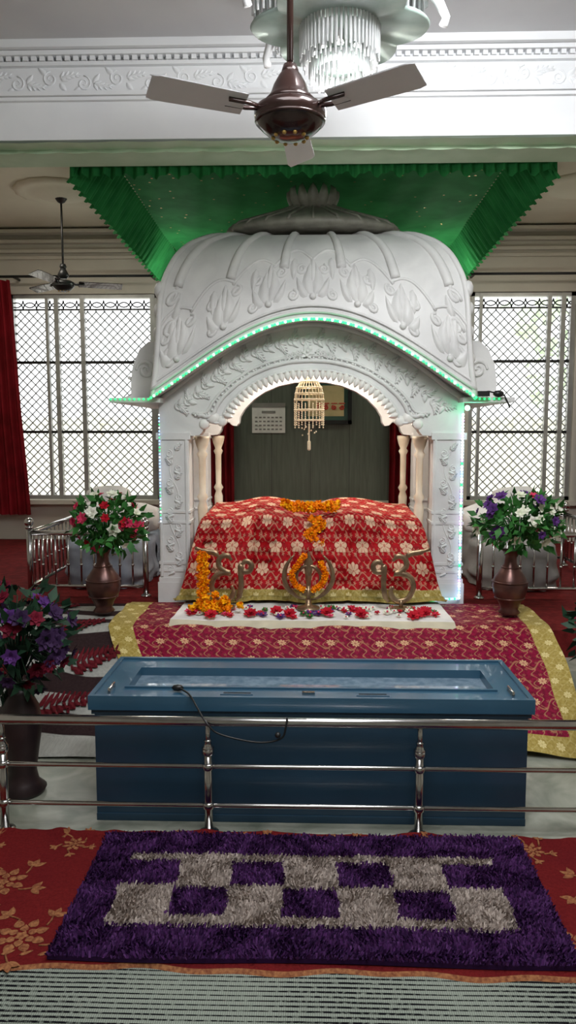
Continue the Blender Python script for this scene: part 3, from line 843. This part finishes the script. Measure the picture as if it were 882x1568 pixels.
# ------------------------------------------------------------ vases with flowers
def vase(q,x,y,z,s=1,m=0):
    q.lathe([(.055,0),(.065,.01),(.05,.03),(.06,.06),(.095,.12),(.105,.17),(.095,.22),(.06,.27),(.038,.31),(.034,.35),(.05,.385),(.06,.39),(.045,.38),(.03,.35)],(x,y,z),28,m,s,s)
    for zz,r in ((.10,.086),(.20,.103),(.285,.053)): q.tube([(x+r*s*cos(i*pi/14),y+r*s*sin(i*pi/14),z+zz) for i in range(28)],.005,6,m,closed=True)
def bouquet(q,c,rx,rz,nl,nf,fm,lm,fr=(.028,.045)):
    c=Vector(c)
    for i in range(nl):
        v=Vector((random.gauss(0,1),random.gauss(0,1),random.gauss(0,1))).normalized()*random.uniform(.25,1)**.6
        p=c+Vector((v.x*rx,v.y*rx,v.z*rz)); d=(v+Vector((random.gauss(0,.5),random.gauss(0,.5),random.gauss(0,.5)))).normalized()
        e=d.orthogonal().normalized(); e=Matrix.Rotation(random.random()*6.3,3,d)@e; n=d.cross(e); L=random.uniform(.05,.085); w=L*.28
        q.add([p,p+d*L*.45+e*w+n*.005,p+d*L-n*.012,p+d*L*.45-e*w+n*.005],[(0,1,2,3)],lm)
        if i%3==0: q.tube([c-Vector((0,0,rz*.9)),(c+p)/2,p],.0025,4,lm)
    for i in range(nf):
        v=Vector((random.gauss(0,1),random.gauss(0,.8)-.4,random.gauss(.2,1))).normalized()*random.uniform(.75,1.08)
        flower(q,c+Vector((v.x*rx,v.y*rx,v.z*rz)),random.uniform(*fr),v+Vector((0,-.3,0)),random.choice(fm),None,3,6)
FM=[copper,leafm,fwhite,fpink,fred,fpurp,leafd,fdkp,fmaroon,darkvase]
q=MB(); vase(q,-1.26,4.58,.455); bouquet(q,(-1.22,4.58,1.0),.22,.18,380,36,(2,2,3,3,4,3),1); q.obj('flower_vase',FM)
q=MB(); vase(q,1.20,4.58,.46); bouquet(q,(1.24,4.58,1.02),.26,.17,380,36,(2,2,5,5,3,2),1); q.obj('flower_vase',FM)
def tallv(q,x,y):
    q.lathe([(.09,0),(.10,.02),(.07,.05),(.06,.1),(.075,.2),(.09,.3),(.08,.38),(.05,.44),(.06,.48),(.05,.47)],(x,y,0),24,9)
q=MB(); tallv(q,-1.24,3.15); bouquet(q,(-1.25,3.15,.68),.24,.23,320,80,(7,7,8,5,7,8),6,(.03,.05)); q.obj('floor_flower_vase',FM)
q=MB(); tallv(q,1.29,3.2); bouquet(q,(1.30,3.2,.72),.22,.15,220,60,(8,8,7,5,8,3),6,(.03,.05)); q.obj('floor_flower_vase',FM)

# ------------------------------------------------------------ blue donation box
q=MB(); bx,by0,by1,bz=.852,2.90,3.43,.512
BZ=bz-.05; iy0,iy1,ix=3.03,3.27,.74
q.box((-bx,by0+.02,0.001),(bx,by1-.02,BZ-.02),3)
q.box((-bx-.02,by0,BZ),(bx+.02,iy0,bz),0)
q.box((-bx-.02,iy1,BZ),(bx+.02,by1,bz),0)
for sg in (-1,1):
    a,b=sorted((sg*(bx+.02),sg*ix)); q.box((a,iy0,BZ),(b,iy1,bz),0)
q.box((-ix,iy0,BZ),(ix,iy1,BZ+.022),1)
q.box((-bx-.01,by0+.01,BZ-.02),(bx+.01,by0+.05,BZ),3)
def rectring(x,y0,y1,z,w,m=0):
    q.box((-x,y0,z),(x,y0+w,z+.008),m); q.box((-x,y1-w,z),(x,y1,z+.008),m)
    q.box((-x,y0+w,z),(-x+w,y1-w,z+.008),m); q.box((x-w,y0+w,z),(x,y1-w,z+.008),m)
rectring(bx+.02,by0,by1,bz,.02); rectring(ix+.014,iy0-.014,iy1+.014,bz,.014)
for x in (-.29,.25): q.box((x-.055,by0+.055,bz),(x+.055,by0+.075,bz+.0015),2)
for x in (-.29,.25): q.box((x-.065,by0+.045,bz),(x+.065,by0+.055,bz+.004),0)
q.box((-.03,by0+.05,bz),(.02,by0+.07,bz+.012),4)
for sg in (-1,1):
    q.tube([(sg*.80,by0+.05,bz),(sg*.80,by0+.05,bz+.018),(sg*.80,by0+.13,bz+.018),(sg*.80,by0+.13,bz)],.006,6,4)
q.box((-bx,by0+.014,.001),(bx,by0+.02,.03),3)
q.obj('blue_donation_box',[blue,bluein,black,blued,steel],bevel=.004)
# front railing
q=MB(); Y=2.83
ZT,ZM,ZL=.449,.270,.113
q.tube([(-2.6,Y,ZT),(2.6,Y,ZT)],.0195,16)
for z in (ZM,ZL): q.tube([(-2.6,Y,z),(2.6,Y,z)],.0095,12)
for x in (-2.02,-1.19,-.39,.42,1.25,2.05):
    q.tube([(x,Y,0),(x,Y,ZM+.06)],.0165,14); q.tube([(x,Y,ZM+.06),(x,Y,ZT)],.010,10)
    for z in (ZM+.06,ZM,ZL): q.lathe([(.017,-.014),(.023,-.01),(.023,.01),(.017,.014)],(x,Y,z),16)
    q.lathe([(.018,0),(.024,.006),(.018,.012),(.012,.03),(.016,.035),(.010,.04)],(x,Y,ZM+.068),16)
    q.lathe([(.04,0),(.04,.006),(.02,.012)],(x,Y,0),16)
q.obj('steel_railing',steel)
q=MB()
kx=[(0,-.52),(1,-.47),(2,-.43),(3,-.39),(4,-.34),(5,-.2),(6,-.11),(7,-.09),(8,-.085)]; ky=[(0,2.97),(1,2.90),(2,2.85),(3,2.805),(4,2.80),(5,2.80),(6,2.80),(7,2.80),(8,2.806)]; kz=[(0,.53),(1,.528),(2,.490),(3,.45),(4,.41),(5,.38),(6,.395),(7,.44),(8,.475)]
q.tube([(interp(kx,i/6),interp(ky,i/6),interp(kz,i/6)) for i in range(49)],.004,6)
q.ball((-.12,2.798,.41),.012); q.ball((-.53,2.98,.528),.014,0,8,sx=1.8)
q.obj('black_cable',dark)

# ------------------------------------------------------------ carpets
q=MB(); q.box((-3.2,.3,.0),(3.2,2.11,.006)); q.obj('striped_floor_mat',matwoven)
q=MB()
def f(u,v):
    x=-2.6+5.2*u; y=2.045+.765*v-.02*(x/2.6)
    if v<.05: y+=.008*sin(x*9)+.006*sin(x*23)
    z=.014+.003*noise.noise(Vector((x*4,y*4,0)))
    r=math.exp(-((v-.955)/.025)**2); z+=r*(.018+.024*noise.noise(Vector((x*4,2,0)))+.016*noise.noise(Vector((x*14,v*10,0))))
    if v>.9: y+=.04*noise.noise(Vector((x*3,1,5)))
    if v>.985: z=.004
    if v==0: z=.006
    return (x,y,z)
q.grid(f,320,60,lambda u,v:1 if v<.02 else 0)
def Mc(a,b,o):
    v=(b-2.045+.02*(a/2.6))/.765
    return Vector((a,b,f((a+2.6)/5.2,max(.03,min(.97,v)))[2]+.0015+o*.5))
def rose(cx,cy,s):
    for ring_,n,L,w in ((.042,8,.040,.040),(.020,6,.032,.034),(.0,5,.022,.024)):
        for k in range(n):
            a=2*pi*k/n+ring_*30; leaf(q,Mc,cx+ring_*s*cos(a),cy+ring_*s*sin(a),a,L*s,w*s*.8,.004,1)
    for k in range(5):
        a=2*pi*k/5+.5
        q.tube([Mc(cx+r*s*cos(a+(r-.05)*7),cy+r*s*sin(a+(r-.05)*7),.0) for r in (.08,.09,.10,.115,.13)],.0035,4,1)
        bx,by=cx+.12*s*cos(a+.45),cy+.12*s*sin(a+.45)
        for d in (-.9,0,.9): leaf(q,Mc,bx,by,a+.9+d,.045*s,.024*s,.003,1)
for i,y in enumerate((2.18,2.46,2.71)):
    x=-1.90+(i%2)*.17
    while x<2.0:
        if abs(x)>.74 or y>2.7: rose(x,y,1.0 if y<2.7 else .55)
        x+=.34
for i in range(70):
    x=-1.9+i*.055; leaf(q,Mc,x,2.095,.5,.04,.014,.003,1)
q.obj('red_floral_carpet',[carpetm,ochre])
# shag rug
q=MB()
x0,x1,y0,y1=-.765,.785,2.075,2.765
FX0,FX1,FY0,FY1=-.635,.645,2.215,2.615
def rc(x,y):
    x=x+.004*sin(y*40)
    if not(FX0<x<FX1 and FY0<y<FY1): return 0
    c=int((x-FX0)/((FX1-FX0)/7))
    if c%2==0 and 2.427<y<2.572 : return 0
    if c%2==1 and 2.262<y<2.412: return 0
    return 1
q.grid(lambda u,v:(x0+(x1-x0)*u,y0+(y1-y0)*v+.012*sin(u*9)*(v-.5),.032),156,70,lambda u,v:2 if rc(x0+(x1-x0)*u,y0+(y1-y0)*v)==0 else 3)
q.grid(lambda u,v:(x0+(x1-x0)*u,y0+(.012*sin(u*9)*-.5),.032*(1-v)+.017*v),60,1,2)
st=.0062
ny=int((y1-y0)/st); nx=int((x1-x0)/st)
V=[];F=[];MI=[]
for j in range(ny):
    for i in range(nx):
        x=x0+i*st+random.uniform(-.003,.003); y=y0+j*st+random.uniform(-.003,.003)+.012*sin((x-x0)/(x1-x0)*9)*((y-y0)/(y1-y0)-.5)
        c=rc(x,y); L=random.uniform(.009,.017)
        la=noise.noise(Vector((x*9,y*9,0)))*6+random.uniform(-1.2,1.2); ln=random.uniform(.002,.010)
        dx,dy=ln*cos(la),ln*sin(la); a=random.random()*pi; w=.0036; wx,wy=w*cos(a),w*sin(a)
        b=len(V)
        V+=[(x-wx,y-wy,.030),(x+wx,y+wy,.030),(x+dx+wx*.8,y+dy+wy*.8,.03+L),(x+dx-wx*.8,y+dy-wy*.8,.03+L)]
        F.append((b,b+1,b+2,b+3)); MI.append((random.choice((0,0,2,4)) if c==0 else random.choice((1,1,3,5))))
q.add(V,F,MI,False)
q.obj('purple_checked_shag_rug',[mat('purple_yarn',(.075,.022,.105),.9,ns=40),mat('grey_yarn',(.42,.35,.31),.9,ns=40),mat('purple_yarn_dark',(.035,.012,.055),.9,ns=40),
  mat('grey_yarn_dark',(.30,.25,.22),.9,ns=40),mat('violet_yarn',(.11,.04,.15),.9,ns=40),mat('grey_yarn_light',(.55,.47,.42),.9,ns=40)])

# ------------------------------------------------------------ lights
def light(name,kind,loc,e,col=(1,1,1),size=.3,rot=(0,0,0),sy=None):
    l=bpy.data.lights.new(name,kind); l.energy=e; l.color=col
    if kind=='AREA':
        l.size=size
        if sy: l.shape='RECTANGLE'; l.size_y=sy
    else: l.shadow_soft_size=size
    o=bpy.data.objects.new(name,l); o.location=loc; o.rotation_euler=rot; bpy.context.collection.objects.link(o); return o
light('ceiling_fill_light','AREA',(0,.9,3.5),80,(.97,.98,1),1.8)  # added area fill for the front room, not an actual fixture
light('ceiling_fill_light','AREA',(.7,2.3,3.45),66,(.96,.98,1),.7,(math.radians(42),0,0))  # added fill tilted towards the beam to brighten it, no fixture there
light('chandelier_lamp','POINT',(.12,3.2,2.82),15,(1,.99,.98),.06)
light('palki_lamp','POINT',(0,5.45,2.12),28,(1,.92,.80),.06)
light('canopy_lamp','POINT',(-1.22,7.0,2.75),8,(.9,1,.9),.05)
light('canopy_lamp','POINT',(1.22,7.0,2.75),8,(.9,1,.9),.05)
light('rear_ceiling_lamp','AREA',(-2.5,6.2,3.5),20,(1,.94,.82),.6)
light('rear_ceiling_lamp','AREA',(2.5,6.2,3.5),20,(1,.94,.82),.6)
light('led_glow_lamp','POINT',(1.03,4.90,1.69),.5,(.15,1,.5),.02)

w=bpy.data.worlds.new('World'); bpy.context.scene.world=w; w.use_nodes=True
nt=w.node_tree; bg=nt.nodes['Background']
t=nt.nodes.new('ShaderNodeTexCoord'); n=nt.nodes.new('ShaderNodeTexNoise'); n.inputs['Scale'].default_value=2.2
nt.links.new(t.outputs['Generated'],n.inputs['Vector'])
nt.links.new(mix(nt,X(nt,n.outputs[0]),(.92,.96,1.0),(1,1,.98)),bg.inputs[0]); bg.inputs[1].default_value=2.6

cam=bpy.data.cameras.new('camera'); co=bpy.data.objects.new('camera',cam); bpy.context.collection.objects.link(co)
co.location=(0,0,1.55); co.rotation_euler=(math.radians(90-5.95),0,math.radians(1.67))
cam.lens=27; cam.sensor_width=36; cam.clip_start=.05
bpy.context.scene.camera=co
bpy.context.scene.view_settings.view_transform='Standard'
